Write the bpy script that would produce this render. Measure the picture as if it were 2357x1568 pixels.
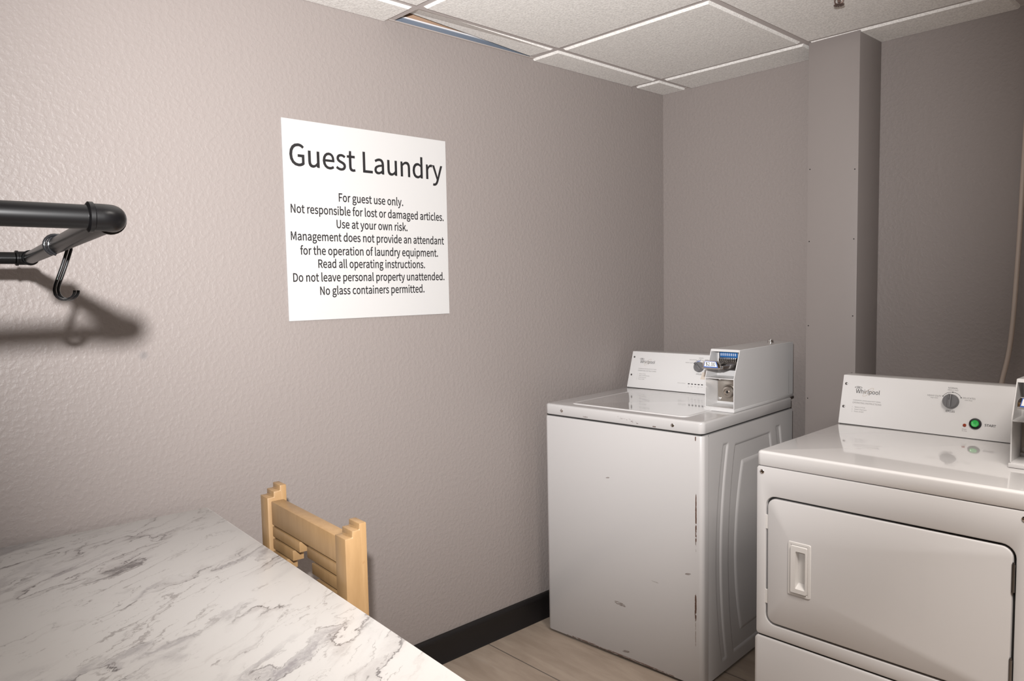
import bpy, bmesh, math, os
from mathutils import Vector, Matrix

for o in list(bpy.data.objects):
    bpy.data.objects.remove(o)
scene = bpy.context.scene
COL = scene.collection
R = math.radians

# ------------------------------------------------------------------ camera
CAM_POS = Vector((2.13642, -2.95344, 1.37348))
YAW, PITCH, ROLL, FPX = 0.827833, -0.073228, -0.018873, 1716.5
fwd = Vector((-math.sin(YAW) * math.cos(PITCH), math.cos(YAW) * math.cos(PITCH), math.sin(PITCH)))
r0 = Vector((math.cos(YAW), math.sin(YAW), 0))
u0 = r0.cross(fwd)
right = r0 * math.cos(ROLL) + u0 * math.sin(ROLL)
up = right.cross(fwd)
cd = bpy.data.cameras.new('camera')
cd.sensor_fit = 'HORIZONTAL'
cd.sensor_width = 36.0
cd.lens = 36.0 * FPX / 2357.0
cd.clip_start = 0.02
cam = bpy.data.objects.new('camera', cd)
COL.objects.link(cam)
cam.matrix_world = Matrix(((right.x, up.x, -fwd.x, CAM_POS.x), (right.y, up.y, -fwd.y, CAM_POS.y),
                           (right.z, up.z, -fwd.z, CAM_POS.z), (0, 0, 0, 1)))
scene.camera = cam

H = 2.259          # ceiling grid height

# ------------------------------------------------------------------ world, light, exposure
w = bpy.data.worlds.new('world')
scene.world = w
w.use_nodes = True
w.node_tree.nodes['Background'].inputs['Color'].default_value = (0.9, 0.95, 1, 1)
w.node_tree.nodes['Background'].inputs['Strength'].default_value = 0.05


def lamp(name, kind, loc, energy, color, **kw):
    l = bpy.data.lights.new(name, kind)
    l.energy = energy
    l.color = color
    for k, v in kw.items():
        setattr(l, k, v)
    o = bpy.data.objects.new(name, l)
    o.location = loc
    COL.objects.link(o)
    return o


# the photographer's flash above the lens
flash = lamp('camera_flash', 'SPOT', (2.10, -2.965, 1.556), 510.0, (1.0, 0.985, 0.98), shadow_soft_size=0.018, spot_size=R(90), spot_blend=1.0)
flash.rotation_euler = (Vector((0.0, -1.36, 1.80)) - flash.location).to_track_quat('-Z', 'Y').to_euler()
# warm fill light added at ceiling height, out of the camera's view
fill_lamp = lamp('overhead_fill', 'AREA', (2.20, -1.85, H - 0.02), 41.0, (1.0, 0.935, 0.875), shape='RECTANGLE', size=0.6, size_y=0.6, spread=R(122))

vs = scene.view_settings
vs.view_transform = 'Standard'
vs.look = 'None'
vs.gamma = 1
vs.use_curve_mapping = False
vs.exposure = 0.0
scene.cycles.use_denoising = True
scene.cycles.max_bounces = 10
scene.cycles.diffuse_bounces = 8

# ------------------------------------------------------------------ helpers

class MB:
    """collects geometry in one bmesh, linked as one object"""

    def __init__(s):
        s.bm = bmesh.new()

    def add(s, verts, faces):
        vv = [s.bm.verts.new(v) for v in verts]
        out = []
        for f in faces:
            try:
                out.append(s.bm.faces.new([vv[i] for i in f]))
            except ValueError:
                pass
        return vv, out

    def box(s, x0, x1, y0, y1, z0, z1, bev=0.0, seg=2, M=None):
        b = bmesh.new()
        bmesh.ops.create_cube(b, size=1)
        for v in b.verts:
            v.co = Vector(((x0 + x1) / 2 + v.co.x * (x1 - x0), (y0 + y1) / 2 + v.co.y * (y1 - y0), (z0 + z1) / 2 + v.co.z * (z1 - z0)))
        if bev:
            bmesh.ops.bevel(b, geom=list(b.edges), offset=bev, segments=seg, profile=0.5, affect='EDGES')
        s._merge(b, M)

    def _merge(s, b, M=None):
        b.verts.index_update()
        vv = [s.bm.verts.new(M @ v.co if M else v.co) for v in b.verts]
        for f in b.faces:
            s.bm.faces.new([vv[v.index] for v in f.verts])
        b.free()

    def prism(s, poly, axis, a0, a1, bev=0.0, seg=2, M=None):
        """poly: 2D points; axis 0: (y,z) extruded along x; 1: (x,z) along y; 2: (x,y) along z"""
        def mk(p, a):
            return ((a, p[0], p[1]), (p[0], a, p[1]), (p[0], p[1], a))[axis]
        b = bmesh.new()
        n = len(poly)
        A = [b.verts.new(mk(p, a0)) for p in poly]
        B = [b.verts.new(mk(p, a1)) for p in poly]
        b.faces.new(A)
        b.faces.new(list(reversed(B)))
        for i in range(n):
            b.faces.new((A[i], B[i], B[(i + 1) % n], A[(i + 1) % n]))
        bmesh.ops.recalc_face_normals(b, faces=b.faces)
        if bev:
            bmesh.ops.bevel(b, geom=list(b.edges), offset=bev, segments=seg, profile=0.5, affect='EDGES')
        s._merge(b, M)

    def loft(s, loops, cap0=False, cap1=False, closed=True):
        rows = [[s.bm.verts.new(p) for p in l] for l in loops]
        n = len(rows[0])
        for r1, r2 in zip(rows, rows[1:]):
            for i in range(n if closed else n - 1):
                j = (i + 1) % n
                s.bm.faces.new((r1[i], r1[j], r2[j], r2[i]))
        if cap0:
            s.bm.faces.new(list(reversed(rows[0])))
        if cap1:
            s.bm.faces.new(rows[-1])

    def tube(s, pts, rad, seg=12, caps=True):
        pts = [Vector(p) for p in pts]
        n = len(pts)
        rads = rad if isinstance(rad, (list, tuple)) else [rad] * n
        loops = []
        t0 = (pts[1] - pts[0]).normalized()
        ref = Vector((0, 0, 1)) if abs(t0.z) < 0.9 else Vector((1, 0, 0))
        nrm = t0.cross(ref).normalized()
        for i in range(n):
            if i == 0:
                t = pts[1] - pts[0]
            elif i == n - 1:
                t = pts[-1] - pts[-2]
            else:
                t = (pts[i + 1] - pts[i]).normalized() + (pts[i] - pts[i - 1]).normalized()
            t.normalize()
            nrm = (nrm - t * nrm.dot(t)).normalized()
            bn = t.cross(nrm)
            loops.append([pts[i] + (nrm * math.cos(2 * math.pi * k / seg) + bn * math.sin(2 * math.pi * k / seg)) * rads[i] for k in range(seg)])
        s.loft(loops, caps, caps)

    def lathe(s, prof, M, seg=32, cap0=True, cap1=True):
        """prof: (radius, height) pairs turned about local z, placed by matrix M"""
        loops = [[M @ Vector((r * math.cos(2 * math.pi * k / seg), r * math.sin(2 * math.pi * k / seg), h)) for k in range(seg)] for r, h in prof]
        s.loft(loops, cap0, cap1)

    def build(s, name, m, parent=None, smooth=True, angle=35):
        bmesh.ops.recalc_face_normals(s.bm, faces=s.bm.faces)
        me = bpy.data.meshes.new(name)
        s.bm.to_mesh(me)
        s.bm.free()
        for mm in (m if isinstance(m, (list, tuple)) else [m]):
            me.materials.append(mm)
        if smooth:
            me.polygons.foreach_set('use_smooth', [True] * len(me.polygons))
            me.set_sharp_from_angle(angle=R(angle))
        o = bpy.data.objects.new(name, me)
        COL.objects.link(o)
        if parent:
            o.parent = parent
        return o


def tag(o, label, cat, group=None):
    o['label'] = label
    o['category'] = cat
    if group:
        o['group'] = group
    return o


def thing(name, label, cat, loc=(0, 0, 0), rz=0.0, group=None):
    o = bpy.data.objects.new(name, None)
    o.empty_display_size = 0.1
    o.location = loc
    o.rotation_euler = (0, 0, rz)
    COL.objects.link(o)
    return tag(o, label, cat, group)


def structure(o):
    o['kind'] = 'structure'
    return o


def rrect(a0, a1, z0, z1, r, n=6):
    """rounded rectangle, counter-clockwise, n points per corner"""
    out = []
    for cx, cz, st in ((a1 - r, z0 + r, -90), (a1 - r, z1 - r, 0), (a0 + r, z1 - r, 90), (a0 + r, z0 + r, 180)):
        for k in range(n + 1):
            t = R(st + 90 * k / n)
            out.append((cx + r * math.cos(t), cz + r * math.sin(t)))
    return out


# ---- text
FONT_DIR = bpy.utils.system_resource('DATAFILES', path='fonts') or ''
_fonts = {}


def font(key):
    if key not in _fonts:
        f = None
        fn = {'sign': 'Noto Sans CJK Regular.woff2', 'sans': 'NotoSansHebrew-Regular.woff2'}.get(key)
        try:
            p = os.path.join(FONT_DIR, fn)
            if os.path.exists(p):
                f = bpy.data.fonts.load(p)
        except Exception:
            f = None
        _fonts[key] = f
    return _fonts[key]


def text2d(body, key, weight=0.0):
    c = bpy.data.curves.new('t', 'FONT')
    c.body = body
    f = font(key)
    if f:
        c.font = f
    c.resolution_u = 4
    c.offset = weight
    o = bpy.data.objects.new('t', c)
    COL.objects.link(o)
    bpy.context.view_layer.update()
    me = bpy.data.meshes.new_from_object(o.evaluated_get(bpy.context.evaluated_depsgraph_get()))
    V = [(v.co.x, v.co.y) for v in me.vertices]
    F = [tuple(p.vertices) for p in me.polygons]
    bpy.data.objects.remove(o)
    bpy.data.curves.remove(c)
    bpy.data.meshes.remove(me)
    return V, F


_caph = {}


def capheight(key):
    if key not in _caph:
        V, F = text2d('H', key)
        _caph[key] = max(v[1] for v in V) - min(v[1] for v in V)
    return _caph[key]


def write(mb, body, x0, x1, base, cap, place, key='sans', weight=0.0, slant=0.0):
    """letters between x0 and x1 with their baseline at base, cap high, put in space by place(x, y)"""
    V, F = text2d(body, key, weight)
    if not V:
        return
    mn = min(v[0] for v in V)
    mx = max(v[0] for v in V)
    sx = (x1 - x0) / (mx - mn)
    sy = cap / capheight(key)
    mb.add([place(x0 + (v[0] - mn) * sx, base + v[1] * sy + slant * (v[0] - mn) * sx) for v in V], F)


# ---- materials
class NT:
    def __init__(s, name):
        s.m = bpy.data.materials.new(name)
        s.m.use_nodes = True
        s.t = s.m.node_tree
        s.b = s.t.nodes['Principled BSDF']

    def n(s, kind, **kw):
        x = s.t.nodes.new(kind)
        for k, v in kw.items():
            setattr(x, k, v)
        return x

    def put(s, sock, v):
        if hasattr(v, 'is_output') or isinstance(v, bpy.types.NodeSocket):
            s.t.links.new(v, sock)
        else:
            if isinstance(v, tuple) and len(v) == 3 and sock.type == 'RGBA':
                v = (*v, 1)
            sock.default_value = v

    def math(s, op, a, b=0.0, c=0.0, clamp=False):
        x = s.n('ShaderNodeMath', operation=op, use_clamp=clamp)
        s.put(x.inputs[0], a)
        s.put(x.inputs[1], b)
        s.put(x.inputs[2], c)
        return x.outputs[0]

    def obj(s):
        return s.n('ShaderNodeTexCoord').outputs['Object']

    def mapping(s, vec, loc=(0, 0, 0), rot=(0, 0, 0), scale=(1, 1, 1)):
        x = s.n('ShaderNodeMapping')
        s.put(x.inputs['Vector'], vec)
        x.inputs['Location'].default_value = loc
        x.inputs['Rotation'].default_value = rot
        x.inputs['Scale'].default_value = scale
        return x.outputs[0]

    def noise(s, vec, scale, detail=4, rough=0.5, dist=0.0, color=False):
        x = s.n('ShaderNodeTexNoise')
        s.put(x.inputs['Vector'], vec)
        x.inputs['Scale'].default_value = scale
        x.inputs['Detail'].default_value = detail
        x.inputs['Roughness'].default_value = rough
        x.inputs['Distortion'].default_value = dist
        return x.outputs['Color' if color else 0]

    def sep(s, vec):
        x = s.n('ShaderNodeSeparateXYZ')
        s.put(x.inputs[0], vec)
        return x.outputs

    def ramp(s, fac, stops):
        x = s.n('ShaderNodeValToRGB')
        s.put(x.inputs[0], fac)
        e = x.color_ramp.elements
        while len(e) < len(stops):
            e.new(0.5)
        for el, (p, c) in zip(e, stops):
            el.position = p
            el.color = (c, c, c, 1) if not isinstance(c, tuple) else (*c, 1)
        return x.outputs[0]

    def smooth(s, v, lo, hi):
        x = s.n('ShaderNodeMapRange', interpolation_type='SMOOTHSTEP')
        s.put(x.inputs[0], v)
        x.inputs[1].default_value = lo
        x.inputs[2].default_value = hi
        return x.outputs[0]

    def mix(s, fac, a, b):
        x = s.n('ShaderNodeMix', data_type='RGBA')
        s.put(x.inputs[0], fac)
        s.put(x.inputs[6], a)
        s.put(x.inputs[7], b)
        return x.outputs[2]

    def bump(s, h, strength, dist=0.002):
        x = s.n('ShaderNodeBump')
        x.inputs['Strength'].default_value = strength
        x.inputs['Distance'].default_value = dist
        s.put(x.inputs['Height'], h)
        s.t.links.new(x.outputs[0], s.b.inputs['Normal'])

    def set(s, **kw):
        for k, v in kw.items():
            s.put(s.b.inputs[k.replace('_', ' ')], v)
        return s.m


def flat(name, col, rough=0.5, metal=0.0, coat=0.0, spec=0.5, var=0.0):
    t = NT(name)
    c = col
    if var:
        nz = t.noise(t.obj(), 9.0, 3)
        c = t.mix(nz, tuple(x * (1 - var) for x in col), tuple(min(1, x * (1 + var)) for x in col))
    return t.set(Base_Color=c, Roughness=rough, Metallic=metal, Coat_Weight=coat, Coat_Roughness=0.03, Specular_IOR_Level=spec)


def wall_material():
    t = NT('taupe_orange_peel_paint')
    v = t.obj()
    big = t.noise(v, 78, 3, 0.5, 0.15)
    fine = t.noise(v, 210, 2, 0.5)
    h = t.math('ADD', t.smooth(big, 0.38, 0.72), t.math('MULTIPLY', fine, 0.35))
    t.bump(h, 0.29, 0.0022)
    tone = t.noise(v, 1.6, 3)
    c = t.mix(tone, (0.245, 0.214, 0.201), (0.262, 0.230, 0.216))
    # a grey smudge left on the wall below the rack
    x = t.sep(v)
    d = t.math('SQRT', t.math('ADD', t.math('POWER', t.math('SUBTRACT', x[1], -2.333), 2.0), t.math('POWER', t.math('SUBTRACT', x[2], 1.206), 2.0)))
    sm = t.math('MULTIPLY', t.math('SUBTRACT', 1.0, t.smooth(d, 0.003, 0.017)), 0.55)
    c = t.mix(sm, c, (0.16, 0.15, 0.15))
    return t.set(Base_Color=c, Roughness=0.45, Specular_IOR_Level=0.32)


def column_material():
    t = NT('smooth_taupe_paint')
    v = t.obj()
    t.bump(t.noise(v, 260, 2), 0.06, 0.001)
    c = t.mix(t.noise(v, 3, 3), (0.243, 0.214, 0.203), (0.255, 0.226, 0.213))
    return t.set(Base_Color=c, Roughness=0.5)


def tile_material():
    t = NT('white_ceiling_board')
    v = t.obj()
    h = t.math('ADD', t.noise(v, 110, 4, 0.7), t.math('MULTIPLY', t.noise(v, 380, 2), 0.6))
    t.bump(h, 0.55, 0.0022)
    c = t.mix(t.smooth(t.noise(v, 150, 3, 0.6), 0.34, 0.62), (0.66, 0.64, 0.615), (0.82, 0.80, 0.77))
    return t.set(Base_Color=c, Roughness=0.95, Specular_IOR_Level=0.1)


def floor_material():
    t = NT('beige_cement_floor_tile')
    v = t.obj()
    x = t.sep(v)
    st = t.noise(t.mapping(v, scale=(1.2, 6, 1)), 2.6, 6, 0.62, 0.5)
    c = t.mix(t.smooth(st, 0.3, 0.72), (0.285, 0.226, 0.178), (0.375, 0.306, 0.247))
    pale = t.smooth(t.noise(t.mapping(v, rot=(0, 0, 0.5), scale=(2, 9, 1)), 1.3, 4, 0.6, 1.2), 0.60, 0.74)
    c = t.mix(t.math('MULTIPLY', pale, 0.45), c, (0.42, 0.37, 0.32))
    sc = t.smooth(t.noise(t.mapping(v, rot=(0, 0, 0.15), scale=(9, 55, 1)), 2.2, 3, 0.5), 0.70, 0.76)
    c = t.mix(t.math('MULTIPLY', sc, 0.5), c, (0.12, 0.10, 0.09))

    def line(co, off, period, half):
        f = t.math('FLOORED_MODULO', t.math('SUBTRACT', co, off), period)
        f = t.math('MINIMUM', f, t.math('SUBTRACT', period, f))
        return t.math('SUBTRACT', 1.0, t.smooth(f, half * 0.5, half * 1.3))
    j = t.math('MAXIMUM', line(x[1], -1.157, 0.457, 0.0022), line(x[0], 0.70, 0.914, 0.0022))
    c = t.mix(j, c, (0.10, 0.085, 0.075))
    t.bump(t.math('MULTIPLY', j, -1.0), 0.6, 0.002)
    return t.set(Base_Color=c, Roughness=0.45)


def marble_material():
    t = NT('white_marble_laminate')
    v0 = t.obj()
    # grain runs diagonally over the top
    v = t.mapping(v0, rot=(0, 0, R(-124)))
    warp = t.n('ShaderNodeVectorMath', operation='MULTIPLY_ADD')
    t.put(warp.inputs[0], t.noise(t.mapping(v, scale=(1.2, 2.6, 1)), 2.8, 6, 0.62, color=True))
    warp.inputs[1].default_value = (0.40, 0.15, 0.1)
    t.put(warp.inputs[2], v)
    wv = warp.outputs[0]
    fine = t.n('ShaderNodeVectorMath', operation='MULTIPLY_ADD')
    t.put(fine.inputs[0], t.noise(v, 26, 5, 0.65, color=True))
    fine.inputs[1].default_value = (0.042, 0.030, 0.03)
    t.put(fine.inputs[2], wv)
    fv = fine.outputs[0]

    def field(scale, stretch, off, detail=2):
        return t.noise(t.mapping(fv, loc=(off, off * 0.7, 0), scale=(1, stretch, 1)), scale, detail, 0.5)

    def line(n, level, width):
        return t.math('SUBTRACT', 1.0, t.smooth(t.math('ABSOLUTE', t.math('SUBTRACT', n, level)), 0.0, width))

    def gate(scale, off, lo, hi, src=wv):
        return t.smooth(t.noise(t.mapping(src, loc=(off, off * 0.55, 0), scale=(1, 2.2, 1)), scale, 3, 0.55), lo, hi)
    g1 = gate(2.0, 0.0, 0.48, 0.62)
    n1 = field(1.9, 4.4, 0.4)
    broad = t.math('MULTIPLY', t.math('MULTIPLY', line(n1, 0.5, 0.060), g1), t.smooth(t.noise(fv, 11, 4, 0.65), 0.30, 0.58))
    thread = t.math('MULTIPLY', t.math('MAXIMUM', line(n1, 0.545, 0.010), line(n1, 0.470, 0.008)), t.math('MULTIPLY', g1, gate(6.0, 4.4, 0.42, 0.56)))
    n2 = field(2.7, 4.2, 2.2)
    thin = t.math('MULTIPLY', line(n2, 0.5, 0.012), gate(3.4, 3.1, 0.45, 0.62))
    halo = t.math('MULTIPLY', line(n2, 0.515, 0.050), gate(3.4, 3.1, 0.45, 0.62))
    thin2 = t.math('MULTIPLY', line(field(5.2, 5.0, 5.7), 0.5, 0.018), gate(6.5, 7.0, 0.47, 0.62))
    cloud = t.smooth(t.noise(t.mapping(fv, loc=(1.3, 4.1, 0), scale=(1, 5.0, 1)), 4.4, 6, 0.66), 0.575, 0.74)
    fleck = t.smooth(t.noise(t.mapping(fv, loc=(2, 9, 0), scale=(1, 4.2, 1)), 17, 3, 0.6), 0.645, 0.73)
    c = t.mix(t.noise(v0, 3, 3), (0.535, 0.522, 0.508), (0.58, 0.567, 0.553))
    c = t.mix(t.math('MULTIPLY', cloud, 0.42), c, (0.33, 0.305, 0.295))
    c = t.mix(t.math('MULTIPLY', halo, 0.38), c, (0.28, 0.255, 0.25))
    c = t.mix(t.math('MULTIPLY', broad, 0.85), c, (0.215, 0.200, 0.212))
    c = t.mix(t.math('MULTIPLY', fleck, 0.45), c, (0.20, 0.18, 0.175))
    c = t.mix(t.math('MULTIPLY', thin2, 0.60), c, (0.17, 0.148, 0.142))
    c = t.mix(t.math('MULTIPLY', thread, 0.9), c, (0.075, 0.064, 0.064))
    c = t.mix(t.math('MULTIPLY', thin, 0.85), c, (0.065, 0.055, 0.055))
    return t.set(Base_Color=c, Roughness=0.33)


def wood_material():
    t = NT('clear_maple')
    v = t.obj()
    g = t.noise(t.mapping(v, scale=(9, 9, 1.1)), 7, 5, 0.6, 0.4)
    c = t.mix(t.smooth(g, 0.3, 0.75), (0.272, 0.165, 0.075), (0.315, 0.196, 0.093))
    dents = t.smooth(t.noise(v, 60, 2), 0.73, 0.78)
    c = t.mix(t.math('MULTIPLY', dents, 0.5), c, (0.25, 0.14, 0.06))
    return t.set(Base_Color=c, Roughness=0.38)


ENAMEL = (0.500, 0.486, 0.482)


def worn_enamel(name, marks, rough=0.28):
    """white enamel with chips: marks are (x, z, half width, half height, slant, noise scale, threshold, colour)"""
    t = NT(name)
    v = t.obj()
    x = t.sep(v)
    c = ENAMEL
    t.bump(t.noise(v, 420, 2), 0.05, 0.0006)
    for (mx, mz, hw, hh, sl, ns, th, colr) in marks:
        dx = t.math('SUBTRACT', x[0], mx)
        dz = t.math('SUBTRACT', x[2], mz)
        dx = t.math('ADD', dx, t.math('MULTIPLY', dz, sl))
        e = t.math('ADD', t.math('POWER', t.math('DIVIDE', t.math('ABSOLUTE', dx), hw), 2.0),
                   t.math('POWER', t.math('DIVIDE', t.math('ABSOLUTE', dz), hh), 4.0))
        inside = t.math('SUBTRACT', 1.0, t.smooth(e, 0.25, 1.0))
        nz = t.noise(t.mapping(v, scale=(1, 1, 0.40) if hh > hw else (0.40, 1, 2.4)), ns, 4, 0.65)
        m = t.smooth(t.math('ADD', nz, t.math('MULTIPLY', t.math('SUBTRACT', inside, 1.0), 0.6)), th, th + 0.035)
        c = t.mix(m, c, colr)
    return t.set(Base_Color=c, Roughness=rough, Coat_Weight=0.35, Coat_Roughness=0.12)


RUST = (0.075, 0.034, 0.022)
SCUFF = (0.24, 0.21, 0.20)
M = dict(
    wall=wall_material(), column=column_material(), tile=tile_material(), floor=floor_material(), marble=marble_material(), wood=wood_material(),
    tbar=flat('painted_grid_metal', (0.44, 0.40, 0.385), 0.45),
    angle=flat('taupe_wall_angle', (0.44, 0.395, 0.37), 0.5),
    track=flat('blue_grey_steel', (0.125, 0.150, 0.190), 0.55),
    trackedge=flat('white_track_lip', (0.62, 0.62, 0.64), 0.5),
    timber=flat('brown_framing_wood', (0.33, 0.215, 0.145), 0.75, var=0.15),
    base=flat('black_vinyl', (0.010, 0.0085, 0.0085), 0.45, spec=0.35),
    sign=flat('white_sign_board', (0.485, 0.475, 0.467), 0.5),
    ink=flat('black_ink', (0.012, 0.011, 0.012), 0.5),
    greyink=flat('grey_ink', (0.16, 0.15, 0.15), 0.5),
    tanink=flat('tan_ink', (0.42, 0.33, 0.24), 0.5),
    blueink=flat('blue_ink', (0.05, 0.13, 0.45), 0.4),
    enamel=flat('white_enamel', ENAMEL, 0.22, coat=0.4),
    gloss=flat('glossy_white_enamel', (0.56, 0.546, 0.540), 0.10, coat=0.9),
    consolewhite=flat('white_console_paint', (0.66, 0.648, 0.642), 0.30, coat=0.2),
    boxwhite=flat('white_coin_box_paint', (0.57, 0.56, 0.556), 0.32, coat=0.3),
    galvanized=flat('brushed_zinc', (0.50, 0.45, 0.40), 0.34, metal=1.0, var=0.12),
    chrome=flat('chrome', (0.72, 0.70, 0.68), 0.13, metal=1.0),
    darkmetal=flat('dark_steel', (0.20, 0.19, 0.185), 0.28, metal=1.0),
    black=flat('black_plastic', (0.012, 0.012, 0.013), 0.25),
    pinhole=flat('dark_screw_paint', (0.03, 0.026, 0.025), 0.9, spec=0.05),
    gap=flat('dark_seam', (0.02, 0.019, 0.018), 0.8),  # near-black for seams and for the shade inside panel gaps
    knob=flat('grey_dial_plastic', (0.145, 0.142, 0.147), 0.33),
    green=flat('green_button_plastic', (0.035, 0.42, 0.085), 0.22, coat=0.4),
    red=flat('dark_red_lens', (0.26, 0.035, 0.012), 0.15, coat=0.6),
    bluecomb=flat('blue_plastic', (0.010, 0.10, 0.30), 0.3),
    label=flat('white_price_card', (0.82, 0.82, 0.82), 0.35),
    tanlabel=flat('beige_sticker', (0.60, 0.53, 0.46), 0.5),
    plastic=flat('ivory_plastic', (0.57, 0.55, 0.53), 0.35),
    pipe=flat('black_painted_pipe', (0.0014, 0.0013, 0.0014), 0.30, spec=0.24, var=0.2),
    hook=flat('glossy_black_wire', (0.010, 0.010, 0.011), 0.10, coat=0.7),
    cable=flat('tan_painted_cable', (0.47, 0.39, 0.335), 0.45),
    brass=flat('bronze_sprinkler', (0.13, 0.085, 0.07), 0.4, metal=0.6),
    leg=flat('black_table_frame', (0.03, 0.03, 0.03), 0.45),
    w_front=worn_enamel('worn_washer_front', [
        (0.6605, 0.576, 0.0034, 0.118, 0.0, 120, 0.39, RUST),
        (0.6590, 0.285, 0.0048, 0.060, 0.0, 170, 0.38, RUST),
        (0.6590, 0.190, 0.0016, 0.060, 0.0, 200, 0.42, (0.22, 0.17, 0.14)),
        (0.6590, 0.858, 0.0026, 0.009, 0.0, 200, 0.34, RUST),
        (0.350, 0.208, 0.034, 0.0080, 1.2, 150, 0.44, SCUFF),
        (0.376, 0.037, 0.018, 0.0065, -1.5, 170, 0.40, SCUFF),
        (0.300, 0.668, 0.010, 0.0035, -1.5, 190, 0.42, SCUFF),
        (0.630, 0.392, 0.013, 0.005, -1.5, 190, 0.42, SCUFF),
        (0.500, 0.330, 0.022, 0.003, 2.0, 190, 0.47, (0.33, 0.31, 0.30)),
        (0.340, 0.0135, 0.350, 0.0050, 0.0, 90, 0.44, (0.16, 0.10, 0.085)),
    ]),
    w_deck=worn_enamel('worn_washer_deck', [
        (0.365, 0.893, 0.032, 0.009, 3.0, 210, 0.575, RUST),
        (0.412, 0.888, 0.024, 0.010, 2.0, 230, 0.560, RUST),
        (0.500, 0.880, 0.010, 0.0025, 0.0, 330, 0.44, RUST),
        (0.200, 0.8815, 0.018, 0.003, 0.0, 330, 0.48, RUST),
    ], rough=0.12),
)

# ------------------------------------------------------------------ the room
X1, Y0 = 3.6, -5.2        # far right wall, wall behind the camera
mb = MB(); mb.box(-0.1, X1 + 0.1, Y0 - 0.1, 0.1, -0.1, 0)
structure(mb.build('floor', M['floor']))
mb = MB(); mb.box(-0.1, 0, Y0 - 0.1, 0.1, 0, H + 0.006)
structure(mb.build('wall_left', M['wall']))
mb = MB(); mb.box(0, X1, 0, 0.1, 0, H + 0.006)
structure(mb.build('wall_back', M['wall']))
mb = MB(); mb.box(X1, X1 + 0.1, Y0 - 0.1, 0.1, 0, H + 0.006)
structure(mb.build('wall_right', M['wall']))
mb = MB(); mb.box(0, X1, Y0 - 0.1, Y0, 0, H + 0.006)
structure(mb.build('wall_front', M['wall']))
# boxed-out sheet metal column on the back wall
mb = MB()
mb.box(0.796, 0.985, -0.19, 0, 0, H - 0.002, bev=0.0025)
col = structure(mb.build('wall_column', M['column']))
mb = MB()
for (a, z) in ((0.806, 1.79), (0.806, 1.52), (0.806, 1.20), (0.806, 0.92), (0.973, 1.77), (0.973, 1.52), (0.973, 1.24), (0.973, 1.03)):
    mb.lathe([(0.0022, 0), (0.0022, 0.0006), (0.0012, 0.0012)], Matrix.Translation((a, -0.19, z)) @ Matrix.Rotation(R(90), 4, 'X'), 10)
mb.build('screw', M['pinhole'], col)

# black vinyl cove base
def baseboard(name, along_y):
    prof = [(0, 0), (0.016, 0), (0.012, 0.010), (0.012, 0.084), (0.0145, 0.088), (0.0145, 0.098), (0.010, 0.106), (0, 0.107)]
    m = MB()
    if along_y:
        m.prism(prof, 1, Y0, 0)
    else:
        m.prism([(-p[0], p[1]) for p in prof], 0, 0.0145, X1)
    return structure(m.build(name, M['base']))


baseboard('baseboard_left', True)
mb = MB()
prof = [(0, 0), (-0.016, 0), (-0.012, 0.010), (-0.012, 0.098), (-0.008, 0.107), (0, 0.107)]
mb.prism(prof, 0, 0.0145, 0.796)
mb.prism(prof, 0, 0.985, X1)
structure(mb.build('baseboard_back', M['base']))

# what shows above the ceiling where a tile hangs askew: steel track, its lip, and framing wood
mb = MB(); mb.box(-0.1, 0.0, Y0, 0, H + 0.006, H + 0.020)
structure(mb.build('trim_1', M['track']))
mb = MB(); mb.box(-0.1, 0.004, Y0, 0, H + 0.020, H + 0.0245)
structure(mb.build('trim_2', M['trackedge']))
mb = MB(); mb.box(-0.1, -0.004, Y0, 0, H + 0.0245, H + 0.30)
structure(mb.build('trim_3', M['timber']))
mb = MB(); mb.box(-0.1, X1 + 0.1, Y0 - 0.1, 0.1, H + 0.30, H + 0.36)  # unseen lid added over the ceiling to block world light
structure(mb.build('trim_4', M['timber']))
# wall angle under the tile edges
mb = MB()
for (x0, x1, y0, y1) in ((0, 0.012, Y0, 0), (0.012, 0.796, -0.012, 0), (0.985, X1, -0.012, 0), (X1 - 0.012, X1, Y0, -0.012), (0.012, X1 - 0.012, Y0, Y0 + 0.012)):
    mb.box(x0, x1, y0, y1, H - 0.0016, H)
structure(mb.build('trim_5', M['angle']))

# ---- suspended ceiling: a grid of T-bars turned a little against the walls
GX, GY, GA, TS = 0.141, -0.216, 0.015, 0.65
cg, sg = math.cos(GA), math.sin(GA)


def gw(a, b):
    return (GX + a * cg - b * sg, GY + a * sg + b * cg)


def clip(poly, f):
    out = []
    for i in range(len(poly)):
        p, q = poly[i], poly[(i + 1) % len(poly)]
        dp, dq = f(p), f(q)
        if dp >= 0:
            out.append(p)
        if (dp >= 0) != (dq >= 0):
            k = dp / (dp - dq)
            out.append((p[0] + (q[0] - p[0]) * k, p[1] + (q[1] - p[1]) * k))
    return out


ROOM = (lambda p: p[0] - 0.002, lambda p: X1 - 0.002 - p[0], lambda p: -0.002 - p[1], lambda p: p[1] - Y0 - 0.002)


def on_wall(p, q):
    return any(abs(f(p)) < 1e-6 and abs(f(q)) < 1e-6 for f in ROOM)


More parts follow.
